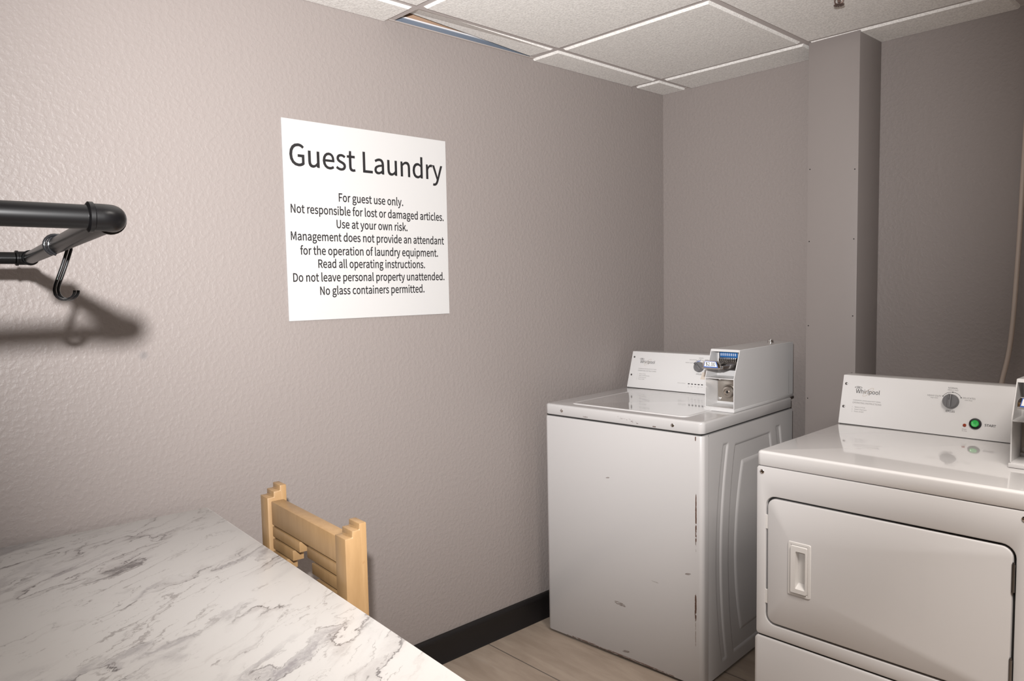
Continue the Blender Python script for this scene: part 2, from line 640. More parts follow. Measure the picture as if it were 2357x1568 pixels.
def inset(poly, d):
    """move only the edges that lie on the grid inwards"""
    n = len(poly)
    lines = []
    for i in range(n):
        p, q = poly[i], poly[(i + 1) % n]
        dx, dy = q[0] - p[0], q[1] - p[1]
        L = math.hypot(dx, dy)
        nx, ny = -dy / L, dx / L
        k = 0.0 if on_wall(p, q) else d
        lines.append((p[0] + nx * k, p[1] + ny * k, dx / L, dy / L))
    out = []
    for i in range(n):
        ax, ay, adx, ady = lines[i - 1]
        bx, by, bdx, bdy = lines[i]
        det = adx * bdy - ady * bdx
        if abs(det) < 1e-9:
            out.append((bx, by))
            continue
        k = ((bx - ax) * bdy - (by - ay) * bdx) / det
        out.append((ax + adx * k, ay + ady * k))
    return out


def tile_polys(i, j):
    a0, a1, b0, b1 = i * TS + 0.0125, (i + 1) * TS - 0.0125, j * TS + 0.0125, (j + 1) * TS - 0.0125
    poly = [gw(a0, b0), gw(a1, b0), gw(a1, b1), gw(a0, b1)]
    for f in ROOM:
        poly = clip(poly, f)
        if len(poly) < 3:
            return None
    clean = [p for k, p in enumerate(poly) if math.hypot(p[0] - poly[k - 1][0], p[1] - poly[k - 1][1]) > 1e-5]
    return clean if len(clean) >= 3 else None


def tile_mesh(m, poly, lift=lambda p: 0.0, drop=0.0075, bevel=0.0085):
    low = inset(poly, bevel)
    n = len(poly)
    V = [(p[0], p[1], H + 0.0005 + lift(p)) for p in poly] + [(p[0], p[1], H - drop + lift(p)) for p in low] + [(p[0], p[1], H + 0.010 + lift(p)) for p in poly]
    F = [tuple(range(n, 2 * n)), tuple(reversed(range(2 * n, 3 * n)))]
    for k in range(n):
        l = (k + 1) % n
        F += [(k, l, n + l, n + k), (2 * n + k, 2 * n + l, l, k)]
    m.add(V, F)


OUT = (-1, -2)            # the tile that hangs askew over the sign wall
mb = MB()
for i in range(-1, 6):
    for j in range(-7, 1):
        if (i, j) == OUT:
            continue
        p = tile_polys(i, j)
        if p:
            tile_mesh(mb, p)
ceiling = structure(mb.build('ceiling', M['tile'], smooth=False))
mb = MB()


def bar(p, q, shorten):
    """T-bar between two grid points: a flange and an upright web, cut where they meet the walls"""
    dx, dy = q[0] - p[0], q[1] - p[1]
    L = math.hypot(dx, dy)
    ux, uy = dx / L, dy / L
    for (hw, z0, z1) in ((0.0120, H - 0.0005, H + 0.0008), (0.0012, H + 0.0008, H + 0.036)):
        poly = [(p[0] + uy * hw + ux * shorten, p[1] - ux * hw + uy * shorten), (q[0] + uy * hw - ux * shorten, q[1] - ux * hw - uy * shorten),
                (q[0] - uy * hw - ux * shorten, q[1] + ux * hw - uy * shorten), (p[0] - uy * hw + ux * shorten, p[1] + ux * hw + uy * shorten)]
        for f in ROOM:
            poly = clip(poly, f)
            if len(poly) < 3:
                return
        mb.prism(poly, 2, z0, z1)


for i in range(0, 6):
    bar(gw(i * TS, -6.8), gw(i * TS, 1.0), 0)
for j in range(-6, 1):
    for i in range(-1, 6):
        bar(gw(i * TS, j * TS), gw((i + 1) * TS, j * TS), 0.0121)
mb.build('ceiling_grid', M['tbar'], ceiling)

# made-up fixture frame around the added fill light, out of view
mb = MB()
lx, ly = fill_lamp.location.x, fill_lamp.location.y
for (x0, x1, y0, y1) in ((-0.33, -0.302, -0.33, 0.33), (0.302, 0.33, -0.33, 0.33), (-0.302, 0.302, -0.33, -0.302), (-0.302, 0.302, 0.302, 0.33)):
    mb.box(lx + x0, lx + x1, ly + y0, ly + y1, H - 0.030, H - 0.002, bev=0.002)
mb.build('fill_frame', M['enamel'], ceiling)

# the displaced tile, lifted at its corner over the wall
p = clip(tile_polys(*OUT), lambda q: q[0] - 0.014)
far_y = min(q[1] for q in p)
near_y = max(q[1] for q in p)
max_x = max(q[0] for q in p)


def askew(q):
    k = (near_y - q[1]) / (near_y - far_y)          # 0 where it still sits, 1 where it has slipped
    s = 1 - q[0] / max_x
    return 0.001 + 0.010 * k + s * (0.0055 + 0.034 * k)


mb = MB()
tile_mesh(mb, p, askew)
loose = mb.build('ceiling_tile', M['tile'], smooth=False)
tag(loose, 'narrow white ceiling tile tipped up out of the grid above the sign wall, leaving a dark slit', 'ceiling tile')

# ------------------------------------------------------------------ sprinkler
sp = thing('fire_sprinkler', 'small bronze fire sprinkler head hanging from a ceiling tile', 'sprinkler', (1.079, -0.575, H + 0.003))
mb = MB(); mb.lathe([(0.030, 0.0), (0.028, -0.004), (0.018, -0.007), (0.016, -0.0075)], Matrix(), 28)
mb.build('escutcheon', M['brass'], sp)
mb = MB()
mb.lathe([(0.009, -0.0075), (0.009, -0.016), (0.005, -0.018), (0.004, -0.030)], Matrix(), 16)
for s in (-1, 1):
    mb.tube([(s * 0.008, 0, -0.012), (s * 0.014, 0, -0.020), (s * 0.012, 0, -0.029), (s * 0.002, 0, -0.035)], 0.0022, 8)
mb.build('frame', M['brass'], sp)
mb = MB()
for k in range(12):
    t = 2 * math.pi * k / 12
    mb.box(0.003, 0.0155, -0.0022, 0.0022, -0.0375, -0.036, M=Matrix.Rotation(t, 4, 'Z'))
mb.lathe([(0.006, -0.0378), (0.006, -0.0352)], Matrix(), 16)
mb.build('deflector', M['brass'], sp)

# ------------------------------------------------------------------ cable on the back wall
mb = MB()
pts = [(1.458, -0.012, H - 0.002), (1.455, -0.013, 2.0), (1.449, -0.016, 1.74), (1.442, -0.020, 1.43), (1.430, -0.025, 1.16), (1.408, -0.032, 1.01),
       (1.385, -0.036, 0.86), (1.36, -0.036, 0.66), (1.35, -0.036, 0.35)]
fine = []
for a in range(len(pts) - 1):
    P0, P1_, P2, P3 = [Vector(pts[max(0, min(len(pts) - 1, a + k))]) for k in (-1, 0, 1, 2)]
    for k in range(6):
        t = k / 6
        fine.append(0.5 * ((2 * P1_) + (P2 - P0) * t + (2 * P0 - 5 * P1_ + 4 * P2 - P3) * t * t + (3 * P1_ - P0 - 3 * P2 + P3) * t ** 3))
fine.append(Vector(pts[-1]))
mb.tube(fine, 0.0075, 12)
tag(mb.build('cable', M['cable']), 'tan painted cable running down the back wall behind the dryer', 'cable')

# ------------------------------------------------------------------ sign
SY0, SY1, SZ0, SZ1 = -1.9155, -1.299, 1.278, 1.889
sign = thing('laundry_sign', 'white square notice board with black lettering on the taupe wall', 'sign', (0, (SY0 + SY1) / 2, SZ0))
oy, oz = (SY0 + SY1) / 2, SZ0
mb = MB()
mb.box(0.0005, 0.006, SY0 - oy, SY1 - oy, 0, SZ1 - oz, bev=0.0008, seg=1)
mb.build('board', M['sign'], sign)
place = lambda x, y: (0.0064, x - oy, y - oz)
mb = MB()
write(mb, 'Guest Laundry', -1.8945, -1.3165, 1.7505, 0.0655, place, 'sign', 0.003)
mb.build('title_lettering', M['ink'], sign, smooth=False)
mb = MB()
for body, a, b, base in (('For guest use only.', -1.732, -1.487, 1.651), ('Not responsible for lost or damaged articles.', -1.897, -1.316, 1.608),
                         ('Use at your own risk.', -1.743, -1.472, 1.567), ('Management does not provide an attendant', -1.900, -1.317, 1.525),
                         ('for the operation of laundry equipment.', -1.871, -1.345, 1.4815), ('Read all operating instructions.', -1.812, -1.403, 1.441),
                         ('Do not leave personal property unattended.', -1.898, -1.319, 1.3985), ('No glass containers permitted.', -1.809, -1.408, 1.3565)):
    write(mb, body, a, b, base, 0.0255, place, 'sign', 0.006)
mb.build('notice_lettering', M['ink'], sign, smooth=False)

# ------------------------------------------------------------------ pipe rack
P_near = Vector((1.309, -2.734, 1.449))
P_far = Vector((0.371, -2.645, 1.447))
rack = thing('pipe_rack', 'black iron pipe clothes rack with two long rods joined by a cross pipe', 'clothes rack', (0, 0, 0))
OD = 0.0120
cross = (P_far - P_near).normalized()
ydir = Vector((0, -1, 0))


def collar(m, c, d, r=0.0152, l=0.007):
    d = Vector(d).normalized()
    Mx = Matrix.Translation(Vector(c)) @ d.to_track_quat('Z', 'Y').to_matrix().to_4x4()
    m.lathe([(r - 0.0022, 0), (r, 0.0015), (r, l - 0.0015), (r - 0.0022, l)], Mx, 28)


def elbow(name, corner, d1, d2, rad, leg):
    m = MB()
    pts = [corner + d1 * leg]
    bend = leg * 0.62
    for k in range(11):
        t = k / 10
        pts.append((corner + d1 * bend) * (1 - t) ** 2 + corner * 2 * t * (1 - t) + (corner + d2 * bend) * t ** 2)
    pts.append(corner + d2 * leg)
    m.tube(pts, rad, 24)
    for d in (d1, d2):
        collar(m, corner + d * (leg - 0.003), d)
    return m.build(name, M['pipe'], rack, angle=50)


elbow('elbow', P_near, ydir, cross, 0.0136, 0.021)
elbow('elbow', P_far, ydir, -cross, 0.0136, 0.021)
mb = MB(); mb.tube([P_near + ydir * 0.018, Vector((P_near.x, Y0 + 0.006, P_near.z))], OD, 24)
mb.build('rod', M['pipe'], rack)
mb = MB(); mb.tube([P_far + ydir * 0.018, Vector((P_far.x, Y0 + 0.006, P_far.z))], OD, 24)
mb.build('rod', M['pipe'], rack)
mb = MB(); mb.tube([P_near + cross * 0.018, P_far - cross * 0.018], OD, 24)
mb.build('cross_pipe', M['pipe'], rack)
for P in (P_near, P_far):
    mb = MB()
    mb.lathe([(0.042, 0.0), (0.042, 0.005), (0.022, 0.007), (0.018, 0.018), (0.014, 0.019)], Matrix.Translation((P.x, Y0, P.z)) @ Matrix.Rotation(R(-90), 4, 'X'), 28)
    mb.build('wall_flange', M['pipe'], rack)

# ---- S-hook of two black wires over the cross pipe
hk = P_near + (P_far - P_near) * 0.50
hook = thing('s_hook', 'glossy black wire S-hook hanging from the cross pipe of the rack', 'hook', tuple(hk))
prof = []
for k in range(0, 15):                        # loop round the pipe
    t = R(250 - k * 17.5)
    prof.append((0.0152 * math.cos(t), 0.0152 * math.sin(t) - 0.0004))
prof += [(0.0150, -0.007), (0.0115, -0.018), (0.0060, -0.034), (0.0000, -0.050), (-0.0038, -0.060), (-0.0056, -0.068)]
for k in range(1, 11):                        # open end
    t = R(185 + k * 17.5)
    prof.append((0.0080 + 0.0137 * math.cos(t), -0.0690 + 0.0137 * math.sin(t)))
for s in (-0.0029, 0.0029):                   # two wires side by side, welded along their length
    mb = MB()
    mb.tube([Vector((-s * 0.5, q[0] + s, q[1])) for q in prof], 0.0023, 10)
    mb.build('wire', M['hook'], hook, angle=60)

# ------------------------------------------------------------------ table
TA = -0.053
table = thing('table', 'long table with a white grey-veined marble top against the sign wall', 'table', (0.0385, -2.200, 0), TA)
mb = MB()
mb.prism([(q[0], q[1]) for q in rrect(0, 1.52, -0.70, 0, 0.006, 3)], 2, 0.740, 0.770, bev=0.0015, seg=2)
mb.build('table_top', M['marble'], table)
mb = MB()
for (x0, x1, y0, y1) in ((0.07, 1.45, -0.075, -0.055), (0.07, 1.45, -0.65, -0.63), (0.06, 0.08, -0.65, -0.055), (1.44, 1.46, -0.65, -0.055)):
    mb.box(x0, x1, y0, y1, 0.685, 0.740, bev=0.002)
mb.build('apron', M['leg'], table)
for (a, b) in ((0.07, -0.065), (1.45, -0.065), (0.07, -0.64), (1.45, -0.64)):
    mb = MB()
    mb.box(a - 0.022, a + 0.022, b - 0.022, b + 0.022, 0.0, 0.740, bev=0.003)
    mb.build('leg', M['leg'], table)

# ------------------------------------------------------------------ chair
chair = thing('wooden_chair', 'light maple wooden chair with stepped post tops tucked behind the marble table', 'chair', (0.35, -2.190, 0), -0.05)
for (a0, a1) in ((0.026, 0.071), (0.428, 0.474)):
    mb = MB()
    prof = [(0.0, 0.40), (0.0, 0.870), (0.0165, 0.870), (0.0165, 0.8835), (0.0325, 0.8835), (0.0325, 0.896), (0.049, 0.896), (0.049, 0.40), (0.049, 0.0), (0.008, 0.0)]
    mb.prism(prof, 0, a0, a1, bev=0.0022, seg=2)
    mb.build('back_post', M['wood'], chair)
mb = MB(); mb.box(0.0705, 0.4285, 0.009, 0.041, 0.8035, 0.861, bev=0.002)
mb.build('top_rail', M['wood'], chair)
zt = 0.7985
for k, (l, r_) in enumerate(((0.226, 0.266), (0.187, 0.289), (0.150, 0.312), (0.150, 0.312), (0.187, 0.289), (0.226, 0.266))):
    z1 = zt - k * 0.0305
    for (a0, a1) in ((0.0705, l), (r_, 0.4285)):
        mb = MB(); mb.box(a0, a1, 0.010, 0.037, z1 - 0.0245, z1, bev=0.0009)
        mb.build('back_slat', M['wood'], chair)
mb = MB(); mb.box(0.0705, 0.4285, 0.009, 0.041, 0.555, 0.610, bev=0.002)
mb.build('bottom_rail', M['wood'], chair)
mb = MB(); mb.box(0.015, 0.485, -0.400, -0.002, 0.430, 0.455, bev=0.006)
mb.build('seat', M['wood'], chair)
mb = MB()
for (x0, x1, y0, y1) in ((0.071, 0.428, 0.010, 0.030), (0.076, 0.424, -0.385, -0.365), (0.036, 0.056, -0.350, 0.0), (0.444, 0.464, -0.350, 0.0)):
    mb.box(x0, x1, y0, y1, 0.375, 0.430, bev=0.002)
mb.build('seat_rail', M['wood'], chair)
for a in (0.030, 0.428):
    mb = MB(); mb.box(a, a + 0.044, -0.394, -0.350, 0.0, 0.430, bev=0.003)
    mb.build('front_leg', M['wood'], chair)
for (x0, x1, y0, y1, z) in ((0.040, 0.058, -0.350, 0.010, 0.17), (0.442, 0.460, -0.350, 0.010, 0.17), (0.055, 0.446, -0.20, -0.18, 0.172)):
    mb = MB(); mb.box(x0, x1, y0, y1, z, z + 0.025, bev=0.002)
    mb.build('stretcher', M['wood'], chair)


# ------------------------------------------------------------------ laundry machines: shared parts
def frame_on(o, vdir):
    """plane through o with u along +x and v along vdir; place(u, v, n) puts a point n above it"""
    v = Vector(vdir).normalized()
    u = Vector((1, 0, 0))
    n = u.cross(v).normalized()
    o = Vector(o)

    def place(a, b, h=0.0):
        return o + u * a + v * b + n * h
    place.M = Matrix(((u.x, v.x, n.x, o.x), (u.y, v.y, n.y, o.y), (u.z, v.z, n.z, o.z), (0, 0, 0, 1)))
    return place


FRONT = lambda h: frame_on((0, h, 0), (0, 0, 1))


def screw(parent, place, u, v, r=0.0055, mat='chrome'):
    m = MB()
    m.lathe([(r, 0.0), (r, 0.0009), (r * 0.86, 0.0020), (r * 0.45, 0.0027), (r * 0.42, 0.0018)], place.M @ Matrix.Translation((u, v, 0)), 20)
    return m.build('screw', M[mat], parent)


def ring(m, place, cx, cy, ra, rb, wid, rot, h, n=48, t0=0, t1=360):
    """thin elliptical line"""
    c, s = math.cos(R(rot)), math.sin(R(rot))
    L1, L2 = [], []
    full = abs(t1 - t0) >= 360
    for k in range(n if full else n + 1):
        t = R(t0 + (t1 - t0) * k / n)
        for L, d in ((L1, wid / 2), (L2, -wid / 2)):
            x, y = (ra + d) * math.cos(t), (rb + d) * math.sin(t)
            L.append(place(cx + x * c - y * s, cy + x * s + y * c, h))
    m.loft([L1, L2], closed=full)


def disc(m, place, cx, cy, r, h, n=14, ry=None):
    m.add([place(cx + r * math.cos(2 * math.pi * k / n), cy + (ry or r) * math.sin(2 * math.pi * k / n), h) for k in range(n)], [tuple(range(n))])


def brand(con, pl, dx, dy):
    """name and emblem at the left of a console"""
    h = 0.0004
    P = lambda x, y: pl(x, y, h)
    m = MB()
    write(m, 'Whirlpool', 0.0454 + dx, 0.1195 + dx, 0.1055 + dy, 0.0130, P, 'sans', 0.004)
    ring(m, pl, 0.0527 + dx, 0.1243 + dy, 0.0112, 0.0030, 0.0011, 0, h)
    for k in range(3):
        disc(m, pl, 0.0497 + 0.0030 * k + dx, 0.1243 + dy, 0.0011, h, 8, 0.0016)
    m.build('brand_lettering', M['ink'], con, smooth=False)
    m = MB()
    ring(m, pl, 0.0845 + dx, 0.1110 + dy, 0.0205, 0.0056, 0.0008, 42, h + 0.0002, 64)
    m.build('brand_ring', M['tanink'], con, smooth=False)


def console(t, z0, z1, b0, b1, btop, bback, width, depth):
    """the sloped control panel; returns its object and the frame of its face"""
    m = MB()
    m.prism([(b0, z0 + 0.0015), (b1, z1), (btop, z1), (bback, z0 + 0.0015)], 0, 0.0, width, bev=0.0022, seg=2)
    c = m.build('console', M['consolewhite'], t)
    m = MB()
    m.box(0.004, width, b0 + 0.004, bback - 0.004, z0 - 0.001, z0 + 0.004)
    m.build('console_gap_strip', M['gap'], t)  # dark strip in the gap between console and deck
    return c, frame_on((0, b0, z0), (0, b1 - b0, z1 - z0))


def dial(con, pl, u, v, ang, r=0.0212):
    m = MB()
    m.lathe([(r * 1.03, 0.0005), (r * 1.03, 0.003), (r, 0.004), (r * 0.97, 0.0135), (r * 0.92, 0.0155), (0.002, 0.0158)], pl.M @ Matrix.Translation((u, v, 0)), 40)
    k = m.build('dial', M['knob'], con)
    Mx = pl.M @ Matrix.Translation((u, v, 0)) @ Matrix.Rotation(R(ang), 4, 'Z')
    m = MB()
    m.prism([(-0.0055, 0.0150), (-0.0040, 0.0235), (0.0040, 0.0235), (0.0055, 0.0150)], 1, -r * 0.95, r * 0.95, bev=0.0010, M=Mx)
    m.build('grip', M['knob'], k)
    m = MB()
    m.box(-0.0008, 0.0008, r * 0.12, r * 0.86, 0.0230, 0.0238, M=Mx)
    m.build('pointer', M['ink'], k)
    return k


def coin_box(t, da, db, dz):
    """coin box in the washer's measures, moved by (da, db, dz) on the dryer"""
    A0, A1 = 0.569 + da, 0.682 + da
    B0, B1, Z0, ZM, Z1, BT = 0.224 + db, 0.718 + db, 0.918 + dz, 1.034 + dz, 1.1325 + dz, 0.268 + db
    w_ = 0.0032
    m = MB()
    side = [(B0, Z0 + 0.010), (B0, ZM), (BT, Z1), (B1, Z1), (B1, Z0 + 0.010)]
    m.prism(side, 0, A0, A0 + w_, bev=0.0008, seg=1)
    m.prism(side, 0, A1 - w_, A1, bev=0.0008, seg=1)
    m.box(A0 + 0.001, A1 - 0.001, BT + 0.0005, B1 - 0.001, Z1 - w_, Z1 + 0.0005, bev=0.0008, seg=1)
    m.box(A0 + 0.001, A1 - 0.001, B1 - w_, B1 - 0.0005, Z0 + 0.010, Z1 - 0.001)
    m.box(A0 + 0.001, A1 - 0.001, B0 + 0.001, B1 - 0.001, Z0 + 0.0085, Z0 + 0.0115)
    m.box(A0 - 0.003, A1 + 0.002, B0 - 0.003, B1 + 0.003, Z0 - 0.0025, Z0 + 0.0085, bev=0.002)
    # back wall of the recess and lip round the openings
    BK = 0.312 + db
    m.box(A0 + w_, A1 - w_, BK + 0.002, BK + 0.005, Z0 + 0.0115, Z1 - w_)
    m.box(A0 + w_, A1 - w_, BK - 0.004, BK + 0.002, Z0 + 0.0115, Z0 + 0.021, bev=0.001)
    m.box(A0 + w_, A1 - w_, BK - 0.004, BK + 0.002, ZM - 0.004, ZM + 0.020, bev=0.001)
    m.prism([(BT, Z1), (BT - 0.0035, Z1 - 0.008), (BT + 0.003, Z1 - 0.008), (BT + 0.006, Z1)], 0, A0 + w_, A1 - w_)
    cb = m.build('coin_box', M['boxwhite'], t, angle=30)
    m = MB()
    m.box(A0 + w_, A1 - w_, B0 + 0.0015, BK + 0.002, ZM - 0.0030, ZM)
    m.build('shelf', M['boxwhite'], cb)
    # steel vault plate with its round lock and two carriage bolts
    m = MB()
    m.box(A0 + w_ + 0.0015, A1 - w_ - 0.0005, BK - 0.0015, BK + 0.002, Z0 + 0.0195, ZM - 0.004, bev=0.001)
    m.build('vault_plate', M['galvanized'], cb)
    la, lz = 0.6185 + da, 0.976 + dz
    fr = FRONT(BK - 0.0015)
    m = MB()
    m.lathe([(0.027, 0.0), (0.027, 0.003), (0.0245, 0.0045), (0.0235, 0.0045), (0.0225, 0.012), (0.019, 0.0155), (0.0125, 0.0165), (0.0115, 0.013), (0.0065, 0.013), (0.0065, 0.0150)],
            fr.M @ Matrix.Translation((la, lz, 0)), 40)
    m.build('vault_lock', M['galvanized'], cb)
    m = MB()
    m.lathe([(0.0042, 0.0151), (0.0042, 0.0155), (0.001, 0.0155)], fr.M @ Matrix.Translation((la, lz, 0)), 16)
    m.box(la - 0.0012, la + 0.0012, BK - 0.0180, BK - 0.0165, lz - 0.005, lz + 0.005)
    m.build('keyhole', M['black'], cb)
    for zz in (Z0 + 0.030, ZM - 0.012):
        m = MB()
        m.lathe([(0.0068, 0.0), (0.0066, 0.0016), (0.0048, 0.0034), (0.002, 0.0042)], fr.M @ Matrix.Translation((A0 + 0.013, zz, 0)), 20)
        m.build('bolt', M['chrome'], cb)
    # coin slide: chrome body behind the opening, tongue, and the handle that carries the price
    m = MB()
    m.box(A0 + 0.016, A1 - w_ - 0.001, BK - 0.014, BK + 0.002, 1.064 + dz, 1.128 + dz, bev=0.0015)
    m.box(A0 + 0.018, A1 - 0.006, BK - 0.026, BK - 0.012, 1.058 + dz, 1.066 + dz, bev=0.0012)
    m.build('coin_mechanism', M['darkmetal'], cb)
    m = MB()
    m.box(A0 + 0.022, A0 + 0.090, BK - 0.019, BK - 0.0135, 1.1015 + dz, 1.1205 + dz, bev=0.001)
    blue = m.build('coin_guide', M['bluecomb'], cb)
    blue['label'] = 'blue coin guide'
    m = MB()
    fr2 = FRONT(BK - 0.0195)
    for k in range(8):
        aa = A0 + 0.0275 + k * 0.0079
        for dzz in (0.0022, -0.0022):
            ring(m, fr2, aa, 1.1122 + dz + dzz, 0.0018, 0.0021, 0.0009, 0, 0.0, 12)
    m.build('guide_numbers', M['label'], cb, smooth=False)
    for k in range(9):
        aa = A0 + 0.0255 + k * 0.0079
        m = MB()
        m.box(aa - 0.0021, aa + 0.0021, BK - 0.032, BK - 0.0135, 1.0880 + dz, 1.1000 + dz, bev=0.0011)
        m.build('coin_pin', M['chrome'], cb)
    m = MB()
    m.box(A0 + 0.028, A1 - 0.014, 0.172 + db, BK - 0.013, 1.0715 + dz, 1.0745 + dz, bev=0.0008)
    m.box(A0 + 0.028, A0 + 0.033, 0.172 + db, BK - 0.013, 1.0745 + dz, 1.084 + dz, bev=0.0008)
    m.box(A1 - 0.019, A1 - 0.014, 0.172 + db, BK - 0.013, 1.0745 + dz, 1.084 + dz, bev=0.0008)
    m.build('slide_tongue', M['chrome'], cb)
    m = MB()
    pa = 0.627 + da
    B = 0.160 + db
    m.prism(rrect(pa - 0.033, pa + 0.037, 1.0725 + dz, 1.0775 + dz, 0.002, 2), 1, B - 0.003, B + 0.014, bev=0.0006, seg=1)
    m.prism([(pa - 0.032, 1.077 + dz), (pa + 0.036, 1.077 + dz), (pa + 0.033, 1.091 + dz), (pa + 0.022, 1.1015 + dz), (pa - 0.025, 1.1015 + dz), (pa - 0.032, 1.094 + dz)], 1, B, B + 0.011, bev=0.0012)
    m.build('slide_handle', M['chrome'], cb)
    face = FRONT(B - 0.0006)
    lab = [(pa - 0.0265, 1.0782 + dz), (pa + 0.0275, 1.0782 + dz), (pa + 0.0205, 1.0995 + dz), (pa - 0.0215, 1.0995 + dz)]
    m = MB(); m.prism(lab, 1, B - 0.0010, B + 0.001)
    rim = m.build('price_rim', M['blueink'], cb)
    m = MB()
    m.prism([(pa - 0.0240, 1.0815 + dz), (pa + 0.0240, 1.0815 + dz), (pa + 0.0185, 1.0982 + dz), (pa - 0.0200, 1.0982 + dz)], 1, B - 0.0014, B - 0.0005)
    m.build('price_card', M['label'], cb)
    m = MB()
    write(m, '$2.00', pa - 0.0175, pa + 0.0175, 1.0840 + dz, 0.0118, lambda x, y: (x, B - 0.0017, y), 'sans', 0.012)
    m.build('price_lettering', M['ink'], cb, smooth=False)
    # round lock on the lid of the box
    m = MB()
    m.lathe([(0.0125, 0.0), (0.0125, 0.003), (0.0105, 0.005), (0.0095, 0.011), (0.007, 0.0125), (0.0065, 0.009)], Matrix.Translation((A0 + 0.062, 0.625 + db, Z1 + 0.0005)), 28)
    m.build('lid_lock', M['chrome'], cb)
    m = MB()
    m.box(A1 - 0.0005, A1 + 0.0002, B1 - 0.040, B1 - 0.0392, Z0 + 0.012, Z0 + 0.105)
    m.build('side_seam', M['gap'], cb)
    return cb


# ------------------------------------------------------------------ washing machine
washer = thing('washing_machine', 'white coin-operated top-load washing machine with rust-chipped front edges', 'washing machine', (0.094, -0.912, 0), 0.068)
WW, WD, WL, WT = 0.686, 0.705, 0.8745, 0.915
# front sheet wrapping round both corners
mb = MB()
ri = 0.0165


def wrap(z, g):
    pts = [(g, 0.037)]
    for k in range(7):
        t = R(180 + 90 * k / 6)
        pts.append((g + ri + ri * math.cos(t), g + ri + ri * math.sin(t)))
    for k in range(7):
        t = R(270 + 90 * k / 6)
        pts.append((WW - g - ri + ri * math.cos(t), g + ri + ri * math.sin(t)))
    pts.append((WW - g, 0.037))
    return [(p[0], p[1], z) for p in pts]


mb.loft([wrap(0.010, 0.006), wrap(0.010, 0.002), wrap(0.013, 0.0), wrap(0.862, 0.0), wrap(0.867, 0.0012), wrap(0.868, 0.004), wrap(0.868, 0.012)], closed=False)
mb.build('front_panel', M['w_front'], washer, angle=50)
mb = MB()
mb.box(0.003, WW - 0.004, 0.030, WD, 0.012, 0.866)
mb.build('cabinet', M['enamel'], washer)
mb = MB(); mb.box(0.010, WW - 0.010, 0.008, WD - 0.01, 0.862, 0.880)
mb.build('top_gap_shade', M['gap'], washer)  # dark filler standing in for shade in the gap under the deck


def sstep(x, a, b):
    t = max(0.0, min(1.0, (x - a) / (b - a)))
    return t * t * (3 - 2 * t)


def emboss(b, z):
    bc = 0.366
    u = abs(b - bc)
    k = 0.0085
    s = 0.017
    # curved groove at either side
    uo = 0.277 - 0.047 * ((z - 0.42) / 0.39) ** 2
    d = min(uo - u, u - (uo - 0.040), z - 0.052, 0.822 - z)
    g1 = sstep(d, 0, s)
    # ring groove: outer outline minus inner field
    u2 = 0.190 - 0.045 * ((z - 0.41) / 0.38) ** 2
    do = min(u2 - u, z - 0.055, 0.808 - z)
    u3 = 0.127 - 0.050 * ((z - 0.42) / 0.31) ** 2
    di = min(u3 - u, z - 0.130, 0.728 - z)
    g2 = sstep(do, 0, s) * (1 - sstep(di, -0.026, 0.0))
    return -k * max(g1, g2)


mb = MB()
NB, NZ = 130, 190
VV = []
for i in range(NB + 1):
    for j in range(NZ + 1):
        b = 0.0375 + (WD - 0.0375) * i / NB
        z = 0.012 + 0.856 * j / NZ
        VV.append((WW + emboss(b, z), b, z))
FF = [(i * (NZ + 1) + j, (i + 1) * (NZ + 1) + j, (i + 1) * (NZ + 1) + j + 1, i * (NZ + 1) + j + 1) for i in range(NB) for j in range(NZ)]
mb.add(VV, FF)
# turned-in edge all round so the sheet has depth
base_n = len(VV)
mb.box(WW - 0.012, WW - 0.0002, WD - 0.0008, WD, 0.012, 0.868)
mb.box(WW - 0.012, WW - 0.0002, 0.0375, WD, 0.8672, 0.868)
mb.build('side_panel', M['enamel'], washer, angle=60)
mb = MB(); mb.box(WW - 0.006, WW - 0.0006, 0.0355, 0.0385, 0.012, 0.866)
mb.build('side_seam', M['gap'], washer)

# top deck with rounded rim
mb = MB()


def deck_loops(w_, d_, zl, zt, r, inset_top=0.0):
    def L(g, z, rr):
        return [(q[0], q[1], z) for q in rrect(g, w_ - g, g, d_ - g, rr, 6)]
    out = [L(0.006, zl, r), L(0.0015, zl, r), L(0.0, zl + 0.002, r)]
    br = 0.0085
    for k in range(0, 7):
        t = R(90 * k / 6)
        out.append(L(br * (1 - math.cos(t)), zt - br + br * math.sin(t), max(0.003, r - br * (1 - math.cos(t)) * 0.5)))
    return out


mb.loft(deck_loops(WW, WD + 0.004, WL, WT, 0.020), True, True)
mb.build('deck', M['w_deck'], washer, angle=50)
# hinged lid: a low tray edge round a flat panel
mb = MB()


def LR(g, z, rr=0.028):
    return [(q[0], q[1], z) for q in rrect(0.088 + g, 0.596 - g, 0.048 + g, 0.520 - g, rr - g * 0.7, 6)]


